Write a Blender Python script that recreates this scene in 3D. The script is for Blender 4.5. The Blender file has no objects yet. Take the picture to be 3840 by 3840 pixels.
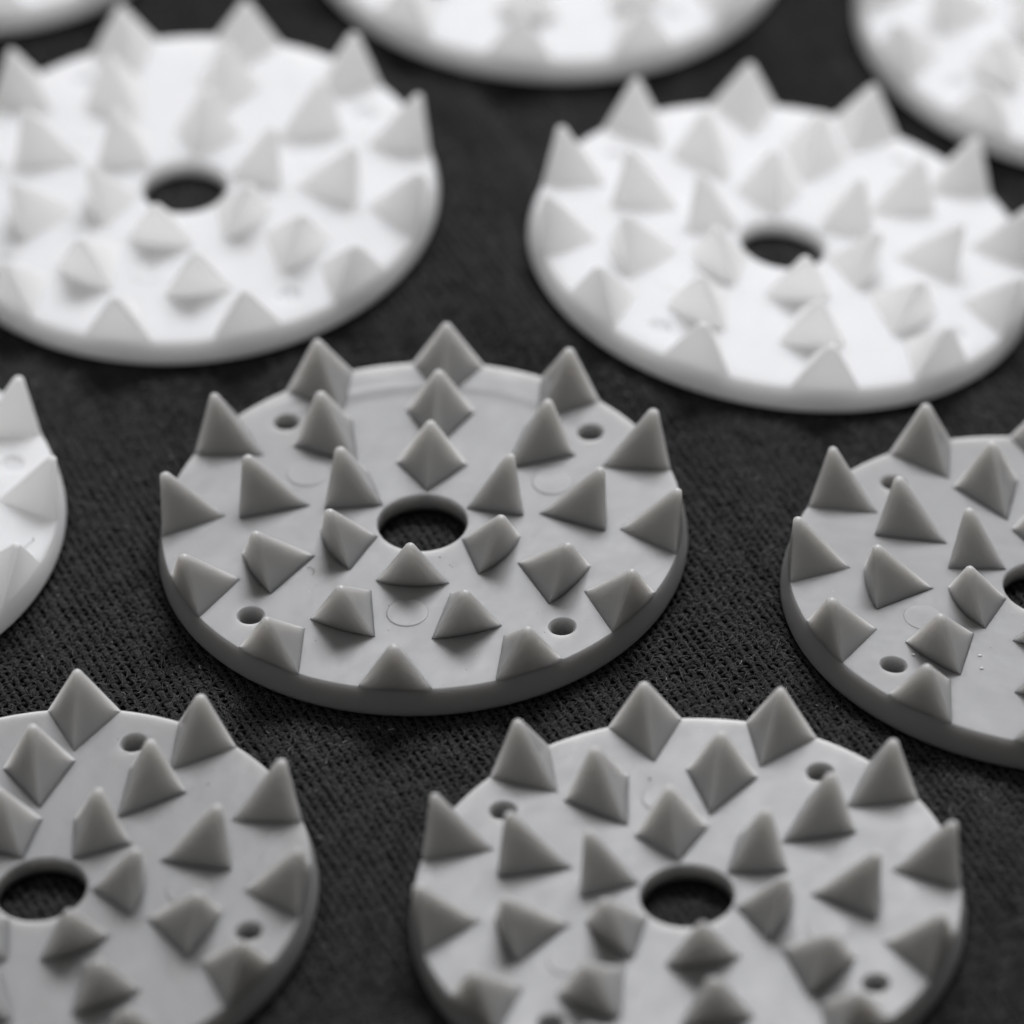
import bpy, bmesh, math, random
import numpy as np
from mathutils import Matrix, Vector
MM = 0.001
rad = math.radians
scene = bpy.context.scene

# ------------------------------------------------------------------ camera
cd = bpy.data.cameras.new("camera"); cam = bpy.data.objects.new("camera", cd)
scene.collection.objects.link(cam); scene.camera = cam
T, RO = rad(38.452), rad(-0.442)
fw = Vector((0, math.cos(T), -math.sin(T))); rt = Vector((1, 0, 0)); up = rt.cross(fw)
r2 = rt * math.cos(RO) + up * math.sin(RO); u2 = up * math.cos(RO) - rt * math.sin(RO)
CAM = Vector((6.937, -553.453, 443.826)) * MM
cam.matrix_world = Matrix.Translation(CAM) @ Matrix((r2, u2, -fw)).transposed().to_4x4()
cd.sensor_width = 36; cd.sensor_fit = 'HORIZONTAL'
cd.lens = 36 * 9.13393
cd.shift_x = -0.00268; cd.shift_y = -0.00809
cd.clip_start = 0.05; cd.clip_end = 5
cd.dof.use_dof = True
focus_pt = Vector((-4, -13, 3)) * MM
cd.dof.focus_distance = (focus_pt - CAM).dot(fw)
cd.dof.aperture_fstop = 17.0

# ------------------------------------------------------------------ light
world = bpy.data.worlds.new("World"); scene.world = world; world.use_nodes = True
wb = world.node_tree.nodes["Background"]
wb.inputs[0].default_value = (1.0, 0.985, 0.96, 1); wb.inputs[1].default_value = 0.20

def area(name, loc, aim, sx, sy, power, col):
    ld = bpy.data.lights.new(name, 'AREA'); ld.shape = 'RECTANGLE'; ld.size = sx; ld.size_y = sy
    ld.energy = power; ld.color = col
    o = bpy.data.objects.new(name, ld); scene.collection.objects.link(o)
    o.location = loc
    o.rotation_euler = (Vector(aim) - Vector(loc)).to_track_quat('-Z', 'Y').to_euler()
    return o
area("window_light", (0.15, 0.68, 0.84), (0, 0.02, 0), 0.55, 0.34, 14.0, (0.965, 0.968, 1.0))
area("overhead_fill", (-0.15, 0.05, 1.1), (0, 0, 0), 0.7, 0.7, 0.3, (1, 0.99, 0.97))  # weak unseen fill lamp, added overhead to brighten upward faces

vs = scene.view_settings
vs.view_transform = 'Standard'; vs.look = 'None'; vs.exposure = 0; vs.gamma = 1
scene.cycles.use_denoising = True
scene.cycles.max_bounces = 14; scene.cycles.diffuse_bounces = 12

# ------------------------------------------------------------------ helpers
def mesh_obj(name, verts, faces, mat, parent=None, smooth=True, normals=None):
    me = bpy.data.meshes.new(name); me.from_pydata([tuple(v) for v in verts], [], faces); me.update()
    me.materials.append(mat)
    if smooth: me.shade_smooth()
    o = bpy.data.objects.new(name, me); scene.collection.objects.link(o)
    if parent is not None: o.parent = parent
    return o

def area_normals(me):
    """smooth shading whose vertex normals follow the largest faces"""
    n = len(me.vertices); acc = np.zeros((n, 3))
    for p in me.polygons:
        w = np.array(p.normal) * p.area
        for v in p.vertices: acc[v] += w
    acc /= np.maximum(np.linalg.norm(acc, axis=1), 1e-12)[:, None]
    me.normals_split_custom_set_from_vertices([tuple(a) for a in acc])

def big_mesh(name, V, F, mat, parent):
    me = bpy.data.meshes.new(name)
    me.vertices.add(len(V)); me.vertices.foreach_set("co", V.astype(np.float32).ravel())
    k = F.shape[1]; me.loops.add(F.size); me.polygons.add(len(F))
    me.loops.foreach_set("vertex_index", F.astype(np.int32).ravel())
    me.polygons.foreach_set("loop_start", np.arange(len(F), dtype=np.int32) * k)
    me.update(calc_edges=True); me.materials.append(mat); me.shade_smooth()
    o = bpy.data.objects.new(name, me); scene.collection.objects.link(o); o.parent = parent
    return o

# ------------------------------------------------------------------ materials
def plastic(name, base, sss_w, sss_r, rough, groove=False, spec=0.45, milky=0.0):
    m = bpy.data.materials.new(name); m.use_nodes = True; nt = m.node_tree; N = nt.nodes; L = nt.links
    b = N["Principled BSDF"]
    tc = N.new("ShaderNodeTexCoord")
    n1 = N.new("ShaderNodeTexNoise"); n1.inputs["Scale"].default_value = 160; n1.inputs["Detail"].default_value = 3
    L.new(tc.outputs["Object"], n1.inputs["Vector"])
    mix = N.new("ShaderNodeMix"); mix.data_type = 'RGBA'
    mix.inputs[6].default_value = (*[c * (0.965 if c < .9 else .99) for c in base], 1); mix.inputs[7].default_value = (*[min(.985, c * 1.035) for c in base], 1)
    L.new(n1.outputs["Fac"], mix.inputs[0]); L.new(mix.outputs[2], b.inputs["Base Color"])
    n2 = N.new("ShaderNodeTexNoise"); n2.inputs["Scale"].default_value = 420; n2.inputs["Detail"].default_value = 4
    L.new(tc.outputs["Object"], n2.inputs["Vector"])
    mr = N.new("ShaderNodeMapRange"); mr.inputs[3].default_value = rough - .07; mr.inputs[4].default_value = rough + .09
    L.new(n2.outputs["Fac"], mr.inputs[0]); L.new(mr.outputs[0], b.inputs["Roughness"])
    n3 = N.new("ShaderNodeTexNoise"); n3.inputs["Scale"].default_value = 2600; n3.inputs["Detail"].default_value = 2
    L.new(tc.outputs["Object"], n3.inputs["Vector"])
    b1 = N.new("ShaderNodeBump"); b1.inputs["Strength"].default_value = 0.35; b1.inputs["Distance"].default_value = 0.018 * MM
    L.new(n3.outputs["Fac"], b1.inputs["Height"])
    b2 = N.new("ShaderNodeBump"); b2.inputs["Strength"].default_value = 0.5; b2.inputs["Distance"].default_value = 0.32 * MM
    L.new(n1.outputs["Fac"], b2.inputs["Height"]); L.new(b1.outputs[0], b2.inputs["Normal"])
    last = b2
    if groove:   # shallow moulding rings swept along the far edge of this one plate
        sep = N.new("ShaderNodeSeparateXYZ"); L.new(tc.outputs["Object"], sep.inputs[0])
        def mth(op, a, c=None):
            q = N.new("ShaderNodeMath"); q.operation = op
            for i, s in enumerate((a, c)):
                if s is None: continue
                if isinstance(s, (int, float)): q.inputs[i].default_value = s
                else: L.new(s, q.inputs[i])
            return q.outputs[0]
        r = mth('SQRT', mth('ADD', mth('MULTIPLY', sep.outputs[0], sep.outputs[0]), mth('MULTIPLY', sep.outputs[1], sep.outputs[1])))
        def dip(r0, w):
            t = mth('DIVIDE', mth('SUBTRACT', r, r0 * MM), w * MM)
            return mth('EXPONENT', mth('MULTIPLY', mth('MULTIPLY', t, t), -1.0))
        h = mth('ADD', mth('MULTIPLY', dip(16.9, .8), -1.0), mth('MULTIPLY', dip(18.3, .6), -0.45))
        msk = N.new("ShaderNodeMapRange"); msk.interpolation_type = 'SMOOTHSTEP'
        msk.inputs[1].default_value = 11 * MM; msk.inputs[2].default_value = 15.5 * MM
        L.new(sep.outputs[0], msk.inputs[0])
        h = mth('MULTIPLY', h, msk.outputs[0])
        b3 = N.new("ShaderNodeBump"); b3.inputs["Strength"].default_value = 1; b3.inputs["Distance"].default_value = 0.16 * MM
        L.new(h, b3.inputs["Height"]); L.new(b2.outputs[0], b3.inputs["Normal"]); last = b3
    L.new(last.outputs[0], b.inputs["Normal"])
    b.inputs["Subsurface Weight"].default_value = sss_w
    b.inputs["Subsurface Radius"].default_value = (1.0, 0.965, 0.92)
    b.inputs["Subsurface Scale"].default_value = sss_r * MM
    b.inputs["Specular IOR Level"].default_value = spec
    if milky:    # light also passes through the milky walls
        tr = N.new("ShaderNodeBsdfTranslucent"); L.new(mix.outputs[2], tr.inputs["Color"])
        mx = N.new("ShaderNodeMixShader"); mx.inputs[0].default_value = milky
        L.new(b.outputs[0], mx.inputs[1]); L.new(tr.outputs[0], mx.inputs[2])
        L.new(mx.outputs[0], N["Material Output"].inputs["Surface"])
    return m
GREY = (0.27, 0.27, 0.27)
M_grey = plastic("grey_plastic", GREY, 1.0, 4.0, 0.42, spec=0.4)
M_grey_groove = plastic("grey_plastic_with_rings", GREY, 1.0, 4.0, 0.42, groove=True, spec=0.4)
M_grey_spike = plastic("grey_plastic_spike_lightened", (0.335, 0.334, 0.33), 1.0, 4.2, 0.32)  # plate's grey made lighter to replace scattered light lost where spikes join
M_white = plastic("white_plastic", (0.935, 0.933, 0.93), 1.0, 3.5, 0.5, spec=0.3, milky=0.24)
M_white_spike = plastic("white_plastic_spike_lightened", (0.99, 0.988, 0.982), 0.0, 1.5, 0.45, milky=0.55)  # plate's white, lightened and more see-through to stand in for the plate's glow

def cloth_mat(name, a, b_, sheen):
    m = bpy.data.materials.new(name); m.use_nodes = True; nt = m.node_tree; N = nt.nodes; L = nt.links
    b = N["Principled BSDF"]; tc = N.new("ShaderNodeTexCoord")
    n1 = N.new("ShaderNodeTexNoise"); n1.inputs["Scale"].default_value = 7000; n1.inputs["Detail"].default_value = 3
    L.new(tc.outputs["Object"], n1.inputs["Vector"])
    cr = N.new("ShaderNodeMapRange"); cr.inputs[1].default_value = .38; cr.inputs[2].default_value = .66
    L.new(n1.outputs["Fac"], cr.inputs[0])
    mix = N.new("ShaderNodeMix"); mix.data_type = 'RGBA'
    mix.inputs[6].default_value = (a, a, a * 1.02, 1); mix.inputs[7].default_value = (b_, b_, b_ * 1.01, 1)
    L.new(cr.outputs[0], mix.inputs[0]); L.new(mix.outputs[2], b.inputs["Base Color"])
    bp = N.new("ShaderNodeBump"); bp.inputs["Strength"].default_value = 0.5; bp.inputs["Distance"].default_value = 0.018 * MM
    L.new(n1.outputs["Fac"], bp.inputs["Height"]); L.new(bp.outputs[0], b.inputs["Normal"])
    b.inputs["Roughness"].default_value = 0.95; b.inputs["Specular IOR Level"].default_value = 0.12
    b.inputs["Sheen Weight"].default_value = sheen; b.inputs["Sheen Roughness"].default_value = 0.6
    return m
M_thread = cloth_mat("black_cotton", 0.008, 0.050, 0.02)
M_weft = cloth_mat("black_cotton_weft", 0.006, 0.038, 0.02)
M_base = cloth_mat("black_cotton_gap_shade", 0.003, 0.007, 0.0)  # darker than the threads: shade of the weave gaps put into its colour
M_fuzz = cloth_mat("cotton_fuzz", 0.05, 0.13, 0.0)

# ------------------------------------------------------------------ where the discs lie: x, y, z (mm), turn (deg), slopes
DISCS = {
 'A': (0.004, -0.281, 0.226, 84.23, 0.0268, 0.0042),
 'B': (19.190, -43.938, 0.522, 38.04 + 240, 0.0274, 0.0098),
 'C': (-27.384, -39.383, -2.272, 52.28 + 240, 0.1036, 0.0251),
 'D': (46.720, -6.808, -1.498, 27.63 + 240, -0.1124, -0.0515),
 'E': (-18.903, 42.682, 0.263, 75.85, 0.0415, 0.0230),
 'F': (27.907, 36.611, -1.418, 37.84 + 240, -0.1351, -0.0473),
 'G': (-47.237, 4.437, -2.050, 61.43, 0.0501, 0.0514),
 'H': (9.736, 80.25, -0.336, 23.09 + 240, -0.0522, 0.0133),
 'I': (55.069, 71.661, -4.053, 26.79 + 240, -0.0766, 0.0131),
 'J': (-38.484, 85.162, 0.813, 10.0, -0.0062, 0.0045),
}
DA = np.array(list(DISCS.values()))
WHITE = 'EFGHIJ'                    # the white castings are thinner, the cloth lies that much higher under them
DA[:, 2] += [0.40 if k in WHITE else 0.0 for k in DISCS]
RB = 20.06
def cloth_z(x, y):
    """the cloth follows the underside of every disc and bends softly between them (mm)"""
    x = np.asarray(x, float); y = np.asarray(y, float)
    num = np.zeros_like(x); den = np.zeros_like(x)
    for cx, cy, cz, _, sx, sy in DA:
        r = np.hypot(x - cx, y - cy)
        d = np.maximum(0, r - RB + .3)
        f = np.minimum(1, (RB + 3) / np.maximum(r, 1e-6))
        z = cz + (sx * (x - cx) + sy * (y - cy)) * f
        w = 1 / (d * d + .02) ** 1.25
        num += w * z; den += w
    w0 = 1 / (30. ** 2) ** 1.25
    z = num / (den + w0) - 0.24
    for cx, cy, *_ in DA:                       # the cloth swells a little into each bore
        z = z + 0.8 * np.exp(-(np.hypot(x - cx, y - cy) / 6.0) ** 4)
    return z

# ------------------------------------------------------------------ cloth
gx = np.linspace(-150, 150, 301); gy = np.linspace(-170, 190, 361)
X, Y = np.meshgrid(gx, gy); Z = cloth_z(X, Y) - 0.16
V = np.stack([X, Y, Z], -1).reshape(-1, 3) * MM
nx, ny = len(gx), len(gy)
i = np.arange(nx - 1); j = np.arange(ny - 1); I, J = np.meshgrid(i, j); a = (J * nx + I).ravel()
F = np.stack([a, a + 1, a + nx + 1, a + nx], 1)
cloth = big_mesh("table_cloth", V, F, M_base, None)
cloth["kind"] = "structure"

rng = np.random.default_rng(7)
PW, PF = 0.69, 0.655                       # spacing of warp and weft, mm
aw = rad(-67); dW = np.array([math.cos(aw), math.sin(aw)]); dF = np.array([-dW[1], dW[0]])   # directions on the cloth
def smooth_noise(n, k, amp):
    t = rng.normal(size=n + 2 * k); ker = np.hanning(2 * k + 1); ker /= np.sqrt((ker ** 2).sum())
    return np.convolve(t, ker, 'same')[k:k + n] * amp
def outside(x, y):
    """True where the cloth can be seen (not buried under a disc)"""
    ok = np.ones(x.shape, bool)
    for cx, cy, *_ in DA:
        r = np.hypot(x - cx, y - cy); ok &= (r > 18.8) | (r < 4.6)
    return ok
def in_view(x, y):
    # a wedge a good deal larger than the frame
    cx = 4.0
    return (np.abs(x - cx) < 58 + 0.05 * (y + 60)) & (y > -78) & (y < 112)
def threads(name, dirv, perp, pitch, cross, phase, lift):
    SUB = 3; PROF = 5
    half = 130
    n_t = int(2 * half / pitch); n_s = int(2 * half / cross * SUB) + 1
    s = (np.arange(n_s) / SUB) * cross - half; s = np.round(s / cross * SUB) / SUB * cross
    Vs = []; Fs = []; base = 0
    for q in range(n_t):
        idx = q - n_t // 2; off = idx * pitch
        wob = smooth_noise(n_s, 14, 0.016) + smooth_noise(n_s, 4, 0.012) + rng.normal() * 0.028
        x = dirv[0] * s + perp[0] * (off + wob); y = dirv[1] * s + perp[1] * (off + wob)
        keep = in_view(x, y) & outside(x, y)
        if keep.sum() < 2: continue
        k = np.round(s / cross * SUB).astype(int)
        zw = 0.085 * np.cos(np.pi * (s / cross + idx + phase)) + smooth_noise(n_s, 3, 0.018) + rng.normal() * 0.022 + lift
        zc = cloth_z(x, y) + zw
        wid = (0.215 if pitch > .67 else 0.17) * (1 + rng.normal() * .13 + smooth_noise(n_s, 5, 0.09))
        hgt = 0.125 * (1 + smooth_noise(n_s, 3, 0.10))
        ring = []
        for t in np.linspace(0, math.pi, PROF):
            w = math.cos(t) * wid; h = math.sin(t) ** .8 * hgt
            ring.append(np.stack([x + perp[0] * w, y + perp[1] * w, zc + h - .03], 1))
        R = np.stack(ring, 1)                                     # n_s, PROF, 3
        seg = keep[:-1] & keep[1:]
        b = base + (np.arange(n_s - 1)[seg])[:, None] * PROF + np.arange(PROF - 1)[None]
        b = b.ravel()
        Fs.append(np.stack([b, b + 1, b + 1 + PROF, b + PROF], 1)); Vs.append(R.reshape(-1, 3)); base += n_s * PROF
    V = np.concatenate(Vs); F = np.concatenate(Fs)
    used, inv = np.unique(F, return_inverse=True)
    V = V[used] * MM; F = inv.reshape(F.shape)
    o = big_mesh(name, V, F, M_thread if name == 'warp_threads' else M_weft, cloth); o["kind"] = "stuff"; return o
threads("warp_threads", dW, dF, PW, PF, 0, 0.045)
threads("weft_threads", dF, dW, PF, PW, 1, -0.03)

# loose cotton fibres standing on the weave
def fuzz(n):
    x = rng.uniform(-62, 70, n * 4); y = rng.uniform(-70, 50, n * 4)
    ok = np.ones(x.shape, bool)
    for cx, cy, *_ in DA:
        r = np.hypot(x - cx, y - cy); ok &= (r > 20.5) | (r < 3.3)
    ok &= in_view(x, y); x = x[ok][:n]; y = y[ok][:n]; n = len(x)
    z = cloth_z(x, y) + rng.uniform(.1, .26, n)
    S = 5; ln = rng.uniform(.5, 1.7, n); th = rng.uniform(0, 2 * np.pi, n); bend = rng.normal(0, 1.6, n)
    w = rng.uniform(.009, .018, n); P = np.stack([x, y, z], 1); rows = []
    hump = rng.uniform(.02, .16, n)
    for k in range(S):
        a = th + bend * k / S
        side = np.stack([-np.sin(a), np.cos(a), np.zeros(n)], 1)
        q = P + np.array([0, 0, 1.]) * (hump * math.sin(math.pi * k / (S - 1)))[:, None]
        rows.append(q - side * w[:, None]); rows.append(q + side * w[:, None])
        P = P + np.stack([np.cos(a), np.sin(a), np.zeros(n)], 1) * (ln / S)[:, None]
    V = np.stack(rows, 1).reshape(-1, 3); F = []
    b = np.arange(n) * 2 * S
    for k in range(S - 1):
        F.append(np.stack([b + 2 * k, b + 2 * k + 1, b + 2 * k + 3, b + 2 * k + 2], 1))
    o = big_mesh("cotton_fuzz", V * MM, np.concatenate(F), M_fuzz, cloth); o["kind"] = "stuff"
fuzz(30000)

# ------------------------------------------------------------------ disc parts (mm, disc centre at origin)
TK = 2.62
def plate_mesh(deep=True, base=0.0):
    """round plate: rounded rim, drafted wall, bored centre and four small blind holes"""
    bm = bmesh.new()
    def ring(cx, cy, r, z, n):
        return [bm.verts.new(((cx + r * math.cos(2 * math.pi * k / n)) * MM, (cy + r * math.sin(2 * math.pi * k / n)) * MM, z * MM)) for k in range(n)]
    def skin(A, B, flip=False):
        n = len(A)
        for k in range(n):
            q = [A[k], A[(k + 1) % n], B[(k + 1) % n], B[k]]
            bm.faces.new(q if not flip else q[::-1])
    def stack(cx, cy, prof, n, flip):
        R = [ring(cx, cy, r, z, n) for r, z in prof]
        for a, b in zip(R, R[1:]): skin(a, b, flip)
        return R
    def arc(r0, z0, rr, a0, a1, k):   # quarter round
        return [(r0 + rr * math.cos(rad(a0 + (a1 - a0) * i / k)), z0 + rr * math.sin(rad(a0 + (a1 - a0) * i / k))) for i in range(k + 1)]
    NO = 180
    top = arc(19.70 - .03, TK - .03, .03, 90, 0, 2)
    prof = top + [(19.82, 2.0), (19.92, 1.5), (20.02, 1.0 + base * .7)] + arc(20.06 - .5, .55 + base, .5, 0, -90, 6)
    outer = stack(0, 0, prof, NO, True)
    NC = 64
    cprof = arc(3.40 + .14, TK - .14, .14, 90, 180, 4) + [(3.38, 1.5), (3.42, 1.1)]
    centre = stack(0, 0, cprof, NC, False)
    loops_top = [outer[0], centre[0]]; under = ring(0, 0, 17.4, 1.1, NO); foot = ring(0, 0, 17.8, .05 + base, NO)
    skin(outer[-1], foot, True); skin(foot, under, True)
    loops_bot = [under, centre[-1]]
    for ang in (45, 135, 225, 315):
        cx, cy = 16.55 * math.cos(rad(ang)), 16.55 * math.sin(rad(ang))
        hp = [(1.12, TK), (1.03, TK - .05), (.94, TK - .16), (.86, TK - .34), (.80, TK - .7), (.76, 1.45), (.60, 1.3)]
        if not deep: hp = [(1.10, TK), (.98, TK - .04), (.86, TK - .12), (.76, TK - .26), (.60, TK - .32)]
        h = stack(cx, cy, hp, 28, False)
        bm.faces.new(h[-1])
        loops_top.append(h[0])
    for ang in (60, 180, 300):           # round ejector marks
        cx, cy = 10.85 * math.cos(rad(ang)), 10.85 * math.sin(rad(ang))
        h = stack(cx, cy, [(1.60, TK), (1.58, TK + .05), (1.54, TK + .085), (1.46, TK + .095), (1.0, TK + .08)], 36, False)
        bm.faces.new(h[-1]); loops_top.append(h[0])
    for loops in (loops_top, loops_bot):
        edges = []
        for lp in loops:
            for k in range(len(lp)):
                edges.append(bm.edges.get((lp[k], lp[(k + 1) % len(lp)])))
        bmesh.ops.triangle_fill(bm, use_beauty=True, use_dissolve=False, edges=edges)
    bmesh.ops.recalc_face_normals(bm, faces=bm.faces)
    me = bpy.data.meshes.new("plate"); bm.to_mesh(me); bm.free()
    me.shade_smooth(); area_normals(me)
    return me

def spike_mesh(q, w, d, rtip, h, on_rim, shell=False, R=0.44):
    """pointed wedge: arched steep outer face, two flat faces meeting in a ridge towards the centre, blunt round tip"""
    phi = w / q; rc0 = 0.065; rc1 = R * math.cos(rad(32))
    arcp = [np.array([q * math.cos(t), q * math.sin(t)]) for t in np.linspace(phi, -phi, 9)]
    base = [np.array([q - d, 0.0])] + arcp                         # clockwise when seen from above -> reverse
    base = base[:1] + base[1:][::-1]                               # inner, then arc from -phi to +phi: counter-clockwise
    n = len(base)
    # outward normal of each edge
    en = []
    for k in range(n):
        e = base[(k + 1) % n] - base[k]; e = e / np.linalg.norm(e); en.append(math.atan2(-e[0], e[1]))
    dirs = []
    for k in range(n):
        a0 = en[k - 1]; a1 = en[k]
        while a1 < a0: a1 += 2 * math.pi
        m = 6 if (a1 - a0) > .5 else 2
        for t in np.linspace(0, 1, m): dirs.append((k, a0 + (a1 - a0) * t))
    # inset polygon by rc0: move each corner along the mitre
    ins = []
    for k in range(n):
        n0 = np.array([math.cos(en[k - 1]), math.sin(en[k - 1])]); n1 = np.array([math.cos(en[k]), math.sin(en[k])])
        mit = (n0 + n1) / (1 + n0 @ n1); ins.append(base[k] - mit * rc0)
    tip = np.array([rtip - rc1 * .25 if on_rim else rtip, 0.0]); zt = TK + h; zc = zt - R * (1 - math.sin(rad(32)))
    rings = []
    def ring(u, z, r, grow=0):
        out = []
        for k, a in dirs:
            p = ins[k] * (1 - u) + tip * u
            v = np.array([math.cos(a), math.sin(a)])
            p = p + v * (r)
            if grow: p = p * (1 + grow / max(np.hypot(*p), 1e-6)) if k > 0 else p
            out.append((p[0], p[1], z))
        return out
    if shell: rings += [ring(0, TK - .015, rc0)]
    elif on_rim: rings += [ring(0, TK - .7, rc0 + .045), ring(0, TK - .08, rc0 + .02)]
    else: rings += [ring(0, TK - .02, rc0)]
    if on_rim: rings += [ring(0, TK, rc0)]
    else: rings += [ring(0, TK, rc0)]
    for u in ((.03, .1) if on_rim else (.05, .1)) + (.25, .45, .65, .82, .93, 1.0):
        rings.append(ring(u, TK + (zc - TK) * u, rc0 + (rc1 - rc0) * u))
    for e in (45, 58, 70, 81):
        rings.append(ring(1, zt - R * (1 - math.sin(rad(e))), R * math.cos(rad(e))))
    V = [p for r in rings for p in r]; m = len(dirs); F = []
    for a in range(len(rings) - 1):
        for k in range(m):
            F.append((a * m + k, a * m + (k + 1) % m, (a + 1) * m + (k + 1) % m, (a + 1) * m + k))
    V.append((tip[0], 0, zt)); c = len(V) - 1; b = (len(rings) - 1) * m
    for k in range(m): F.append((b + k, b + (k + 1) % m, c))
    if not shell: F.append(tuple(range(m))[::-1])
    V = np.array(V); V[:, 0] -= q - d / 2; V[:, 2] -= TK                 # origin at the spike's foot
    me = bpy.data.meshes.new("spike"); me.from_pydata([tuple(v) for v in V * MM], [], F); me.update()
    bm = bmesh.new(); bm.from_mesh(me); bmesh.ops.remove_doubles(bm, verts=bm.verts, dist=1e-7)
    bmesh.ops.recalc_face_normals(bm, faces=bm.faces); bm.to_mesh(me); bm.free()
    me.shade_smooth(); area_normals(me)
    return me, q - d / 2

PLATE = plate_mesh(); PLATE_SHALLOW = plate_mesh(False, 0.40)
#            q      w     d     tip radius  height
def spikes(shell):
    """per ring: count, distance of the spike's foot from the centre, a few slightly different castings"""
    rs = random.Random(3); out = []
    for n, q, w, d, tip, h, rim in ((12, 19.695, 2.81, 4.78, 19.53, 4.02, True), (9, 13.955, 2.76, 5.19, 13.56, 3.97, False), (6, 7.71, 2.865, 4.08, 7.48, 3.96, False)):
        ms = [spike_mesh(q, w * rs.uniform(.985, 1.01), d, tip + rs.uniform(-.05, .04), h + rs.uniform(-.08, .06), rim, shell, rs.uniform(.38, .52)) for _ in range(4)]
        out.append((n, [m for m, _ in ms], ms[0][1]))
    return out
def variant(me, mat):
    c = me.copy(); c.materials.clear(); c.materials.append(mat); return c
MESHES = {}
for key, mat in (('grey', M_grey), ('white', M_white)):
    MESHES[key] = dict(plate=variant(PLATE if key == 'grey' else PLATE_SHALLOW, mat), spikes=[(n, [variant(me, M_white_spike if key == 'white' else M_grey_spike) for me in ms], r) for n, ms, r in spikes(key == 'white')])

def place_disc(root, d):
    x, y, z, ang, sx, sy = d
    nrm = Vector((-sx, -sy, 1)).normalized()
    q = Vector((0, 0, 1)).rotation_difference(nrm)
    root.matrix_world = Matrix.Translation(Vector((x, y, z)) * MM) @ q.to_matrix().to_4x4() @ Matrix.Rotation(rad(ang), 4, 'Z')

rs2 = random.Random(11)
def build_disc(kind):
    root = bpy.data.objects.new("spiked_disc", None); scene.collection.objects.link(root)
    root.empty_display_size = 0.01
    S = MESHES[kind]
    o = bpy.data.objects.new("plate", S['plate']); scene.collection.objects.link(o); o.parent = root
    for n, ms, r in S['spikes']:
        for k in range(n):
            me = ms[rs2.randrange(len(ms))]
            t = 2 * math.pi * k / n
            o = bpy.data.objects.new("spike", me); scene.collection.objects.link(o); o.parent = root
            o.location = (r * math.cos(t) * MM, r * math.sin(t) * MM, TK * MM); o.rotation_euler = (0, 0, t)
    return root
def copy_tree(src):
    r = src.copy(); scene.collection.objects.link(r)
    for ch in list(src.children):
        c = ch.copy(); scene.collection.objects.link(c); c.parent = r
    return r

LABELS = {
 'A': ('grey', "whole grey plastic disc of pointed spikes in the middle of the cloth"),
 'B': ('grey', "grey spiked disc at the bottom, right of centre, cut by the lower edge only"),
 'C': ('grey', "grey spiked disc in the lower left corner, its left third out of frame"),
 'D': ('grey', "grey spiked disc cut by the right edge, right of the whole middle disc"),
 'E': ('white', "blurred white spiked disc behind and left of the whole grey disc"),
 'F': ('white', "blurred white spiked disc with open hole, behind and right of the whole grey disc"),
 'G': ('white', "white spiked disc of which only the right rim shows, left of the whole grey disc"),
 'H': ('white', "white disc at the top centre, only its near edge with two blurred spikes in frame"),
 'I': ('white', "very blurred white spiked disc in the top right corner"),
 'J': ('white', "sliver of a white disc in the top left corner, only bare rim in frame"),
}
proto = {}
for key, (kind, label) in LABELS.items():
    if kind in proto: o = copy_tree(proto[kind])
    else: o = proto[kind] = build_disc(kind)
    place_disc(o, DISCS[key]); o.name = "spiked_disc"
    o["label"] = label; o["category"] = "spiked disc"; o["group"] = "spiked plastic discs laid out in rows on the black cloth"
# the middle disc alone shows the moulding rings
for ch in proto['grey'].children:
    if ch.name.startswith("plate"):
        ch.data = variant(PLATE, M_grey_groove)

# ------------------------------------------------------------------ dust, hairs and lint
CRUMBS_PALE = [('D', 9.53, -5.26, .13), ('D', 11.11, -5.13, .14), ('D', 10.31, -10.23, .13), ('A', -12.9, 1.2, .05), ('A', -11.3, -1.1, .10), ('A', -11.7, -1.0, .07)]
CRUMBS_DARK = [('B', -13.12, -.64, .10), ('C', -4.6, 14.92, .07), ('A', -4.11, -1.75, .06), ('A', -5.0, -2.6, .045), ('A', -5.2, -2.8, .04)]
def simple(name, col, rough=.8):
    m = bpy.data.materials.new(name); m.use_nodes = True; nt = m.node_tree; b = nt.nodes["Principled BSDF"]
    n = nt.nodes.new("ShaderNodeTexNoise"); n.inputs["Scale"].default_value = 5000
    mx = nt.nodes.new("ShaderNodeMix"); mx.data_type = 'RGBA'
    mx.inputs[6].default_value = (*[c * .8 for c in col], 1); mx.inputs[7].default_value = (*[c * 1.15 for c in col], 1)
    nt.links.new(n.outputs["Fac"], mx.inputs[0]); nt.links.new(mx.outputs[2], b.inputs["Base Color"])
    b.inputs["Roughness"].default_value = rough; return m
M_lint = simple("pale_lint", (.42, .42, .40)); M_dark = simple("dark_dust", (.06, .058, .055)); M_pale = simple("plastic_crumb", (.7, .7, .68), .5)

def disc_matrix(key):
    x, y, z, ang, sx, sy = DISCS[key]
    q = Vector((0, 0, 1)).rotation_difference(Vector((-sx, -sy, 1)).normalized())
    return Matrix.Translation(Vector((x, y, z)) * MM) @ q.to_matrix().to_4x4() @ Matrix.Rotation(rad(ang), 4, 'Z')

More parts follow.
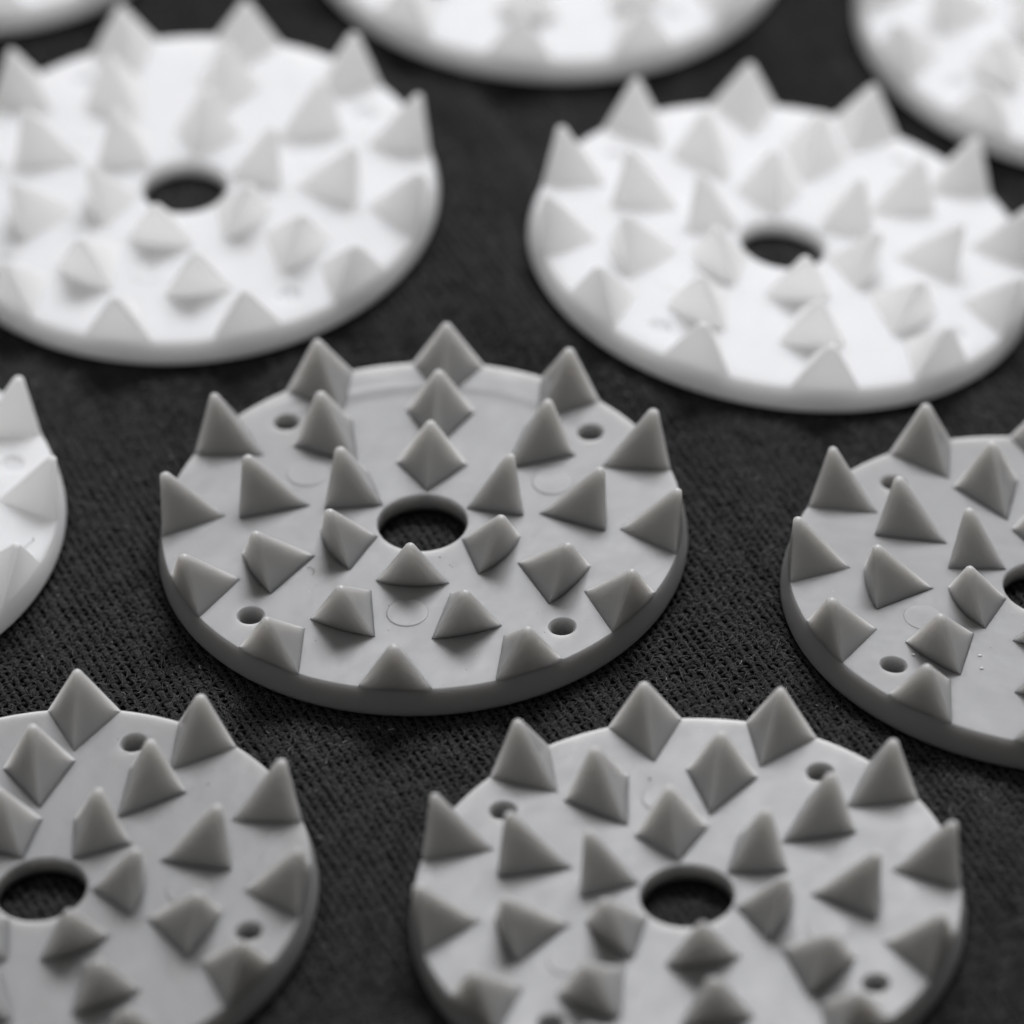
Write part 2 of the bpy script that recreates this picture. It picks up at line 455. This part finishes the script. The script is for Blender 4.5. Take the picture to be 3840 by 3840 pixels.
def crumb(bm, c, r, rnd):
    res = bmesh.ops.create_icosphere(bm, subdivisions=1, radius=r, matrix=Matrix.Translation(c))
    for v in res['verts']:
        d = v.co - Vector(c); v.co = Vector(c) + Vector((d.x * 1.2, d.y, d.z * .7)) * rnd.uniform(.7, 1.25)
def tube(bm, pts, r):
    prev = None
    for i, p in enumerate(pts):
        d = (pts[min(i + 1, len(pts) - 1)] - pts[max(i - 1, 0)]).normalized()
        a = d.cross(Vector((0, 0, 1))).normalized(); b_ = d.cross(a)
        rr = r * (1 - .5 * i / len(pts))
        ring = [bm.verts.new(p + (a * math.cos(t) + b_ * math.sin(t)) * rr) for t in (0, 1.57, 3.14, 4.71)]
        if prev:
            for k in range(4): bm.faces.new((prev[k], prev[(k + 1) % 4], ring[(k + 1) % 4], ring[k]))
        prev = ring
def finish(name, bm, mat, **props):
    me = bpy.data.meshes.new(name); bm.to_mesh(me); bm.free(); me.materials.append(mat); me.shade_smooth()
    o = bpy.data.objects.new(name, me); scene.collection.objects.link(o)
    for k, v in props.items(): o[k] = v
    return o
rnd = random.Random(5)
def free_spot(key, lx, ly, clear=.5):
    """a spot on the plate away from spikes and bores (disc coordinates, mm)"""
    r = math.hypot(lx, ly)
    if r < 4 or r > 19.2: return False
    for n, q, d in ((12, 19.7, 4.8), (9, 13.95, 5.2), (6, 7.7, 4.1)):
        if q - d - clear < r < q + clear:
            a = math.degrees(math.atan2(ly, lx)) % (360 / n); a = min(a, 360 / n - a)
            if math.radians(a) * r < 2.9 * (r - q + d) / d + clear: return False
    return True
bm = bmesh.new(); bd = bmesh.new()
for key, lx, ly, r in CRUMBS_PALE:
    crumb(bm, disc_matrix(key) @ (Vector((lx, ly, TK + .03)) * MM), r * MM, rnd)
for key, lx, ly, r in CRUMBS_DARK:
    crumb(bd, disc_matrix(key) @ (Vector((lx, ly, TK + .02)) * MM), r * MM, rnd)
for key in DISCS:
    n = 0
    while n < 34:
        r, t = 19 * math.sqrt(rnd.random()), rnd.uniform(0, 6.283); lx, ly = r * math.cos(t), r * math.sin(t)
        if not free_spot(key, lx, ly): continue
        n += 1; dark = rnd.random() < .35
        crumb(bd if dark else bm, disc_matrix(key) @ (Vector((lx, ly, TK + .012)) * MM), rnd.uniform(.018, .045) * MM, rnd)
finish("pale_dust", bm, M_pale, kind="stuff"); finish("dark_dust", bd, M_dark, kind="stuff")
bm = bmesh.new(); n = 0
while n < 600:
    x, y = rnd.uniform(-60, 66), rnd.uniform(-70, 70)
    if any(math.hypot(x - v[0], y - v[1]) < 20.6 for v in DISCS.values()): continue
    n += 1; z = float(cloth_z(x, y)) + .25; t = rnd.uniform(0, 6.28); L = rnd.uniform(.08, .5); c = rnd.uniform(-2, 2)
    p = [Vector((x, y, z)) * MM]
    for k in range(4):
        t += c / 4; p.append(p[-1] + Vector((math.cos(t), math.sin(t), rnd.uniform(-.15, .3))) * (L / 4 * MM))
    tube(bm, p, rnd.uniform(.012, .03) * MM)
finish("cloth_lint", bm, M_lint, kind="stuff")
def hair(key, pts, r, label):
    M = disc_matrix(key); bm = bmesh.new(); P = [M @ (Vector((x, y, TK + .05 + z)) * MM) for x, y, z in pts]
    out = []
    for i in range(len(P) - 1):
        a, b_, c, d = P[max(i - 1, 0)], P[i], P[i + 1], P[min(i + 2, len(P) - 1)]
        for s in range(5):
            t = s / 5; out.append(.5 * ((2 * b_) + (c - a) * t + (2 * a - 5 * b_ + 4 * c - d) * t * t + (3 * b_ - a - 3 * c + d) * t ** 3))
    out.append(P[-1]); tube(bm, out, r * MM)
    finish("fibre", bm, M_dark, label=label, category="fibre")

hair('G', [(4.84, -17.63, .02), (4.52, -17.87, .12), (4.13, -17.75, .10), (3.85, -17.65, .05), (3.51, -17.64, 0)], .035, "tiny dark curled hair on the white disc cut by the left edge")
hair('A', [(-5.93, 8.1, .0), (-5.98, 7.77, .06), (-6.36, 7.51, .06), (-6.83, 7.62, 0)], .022, "tiny dark hooked fibre lying left of centre on the whole grey disc")
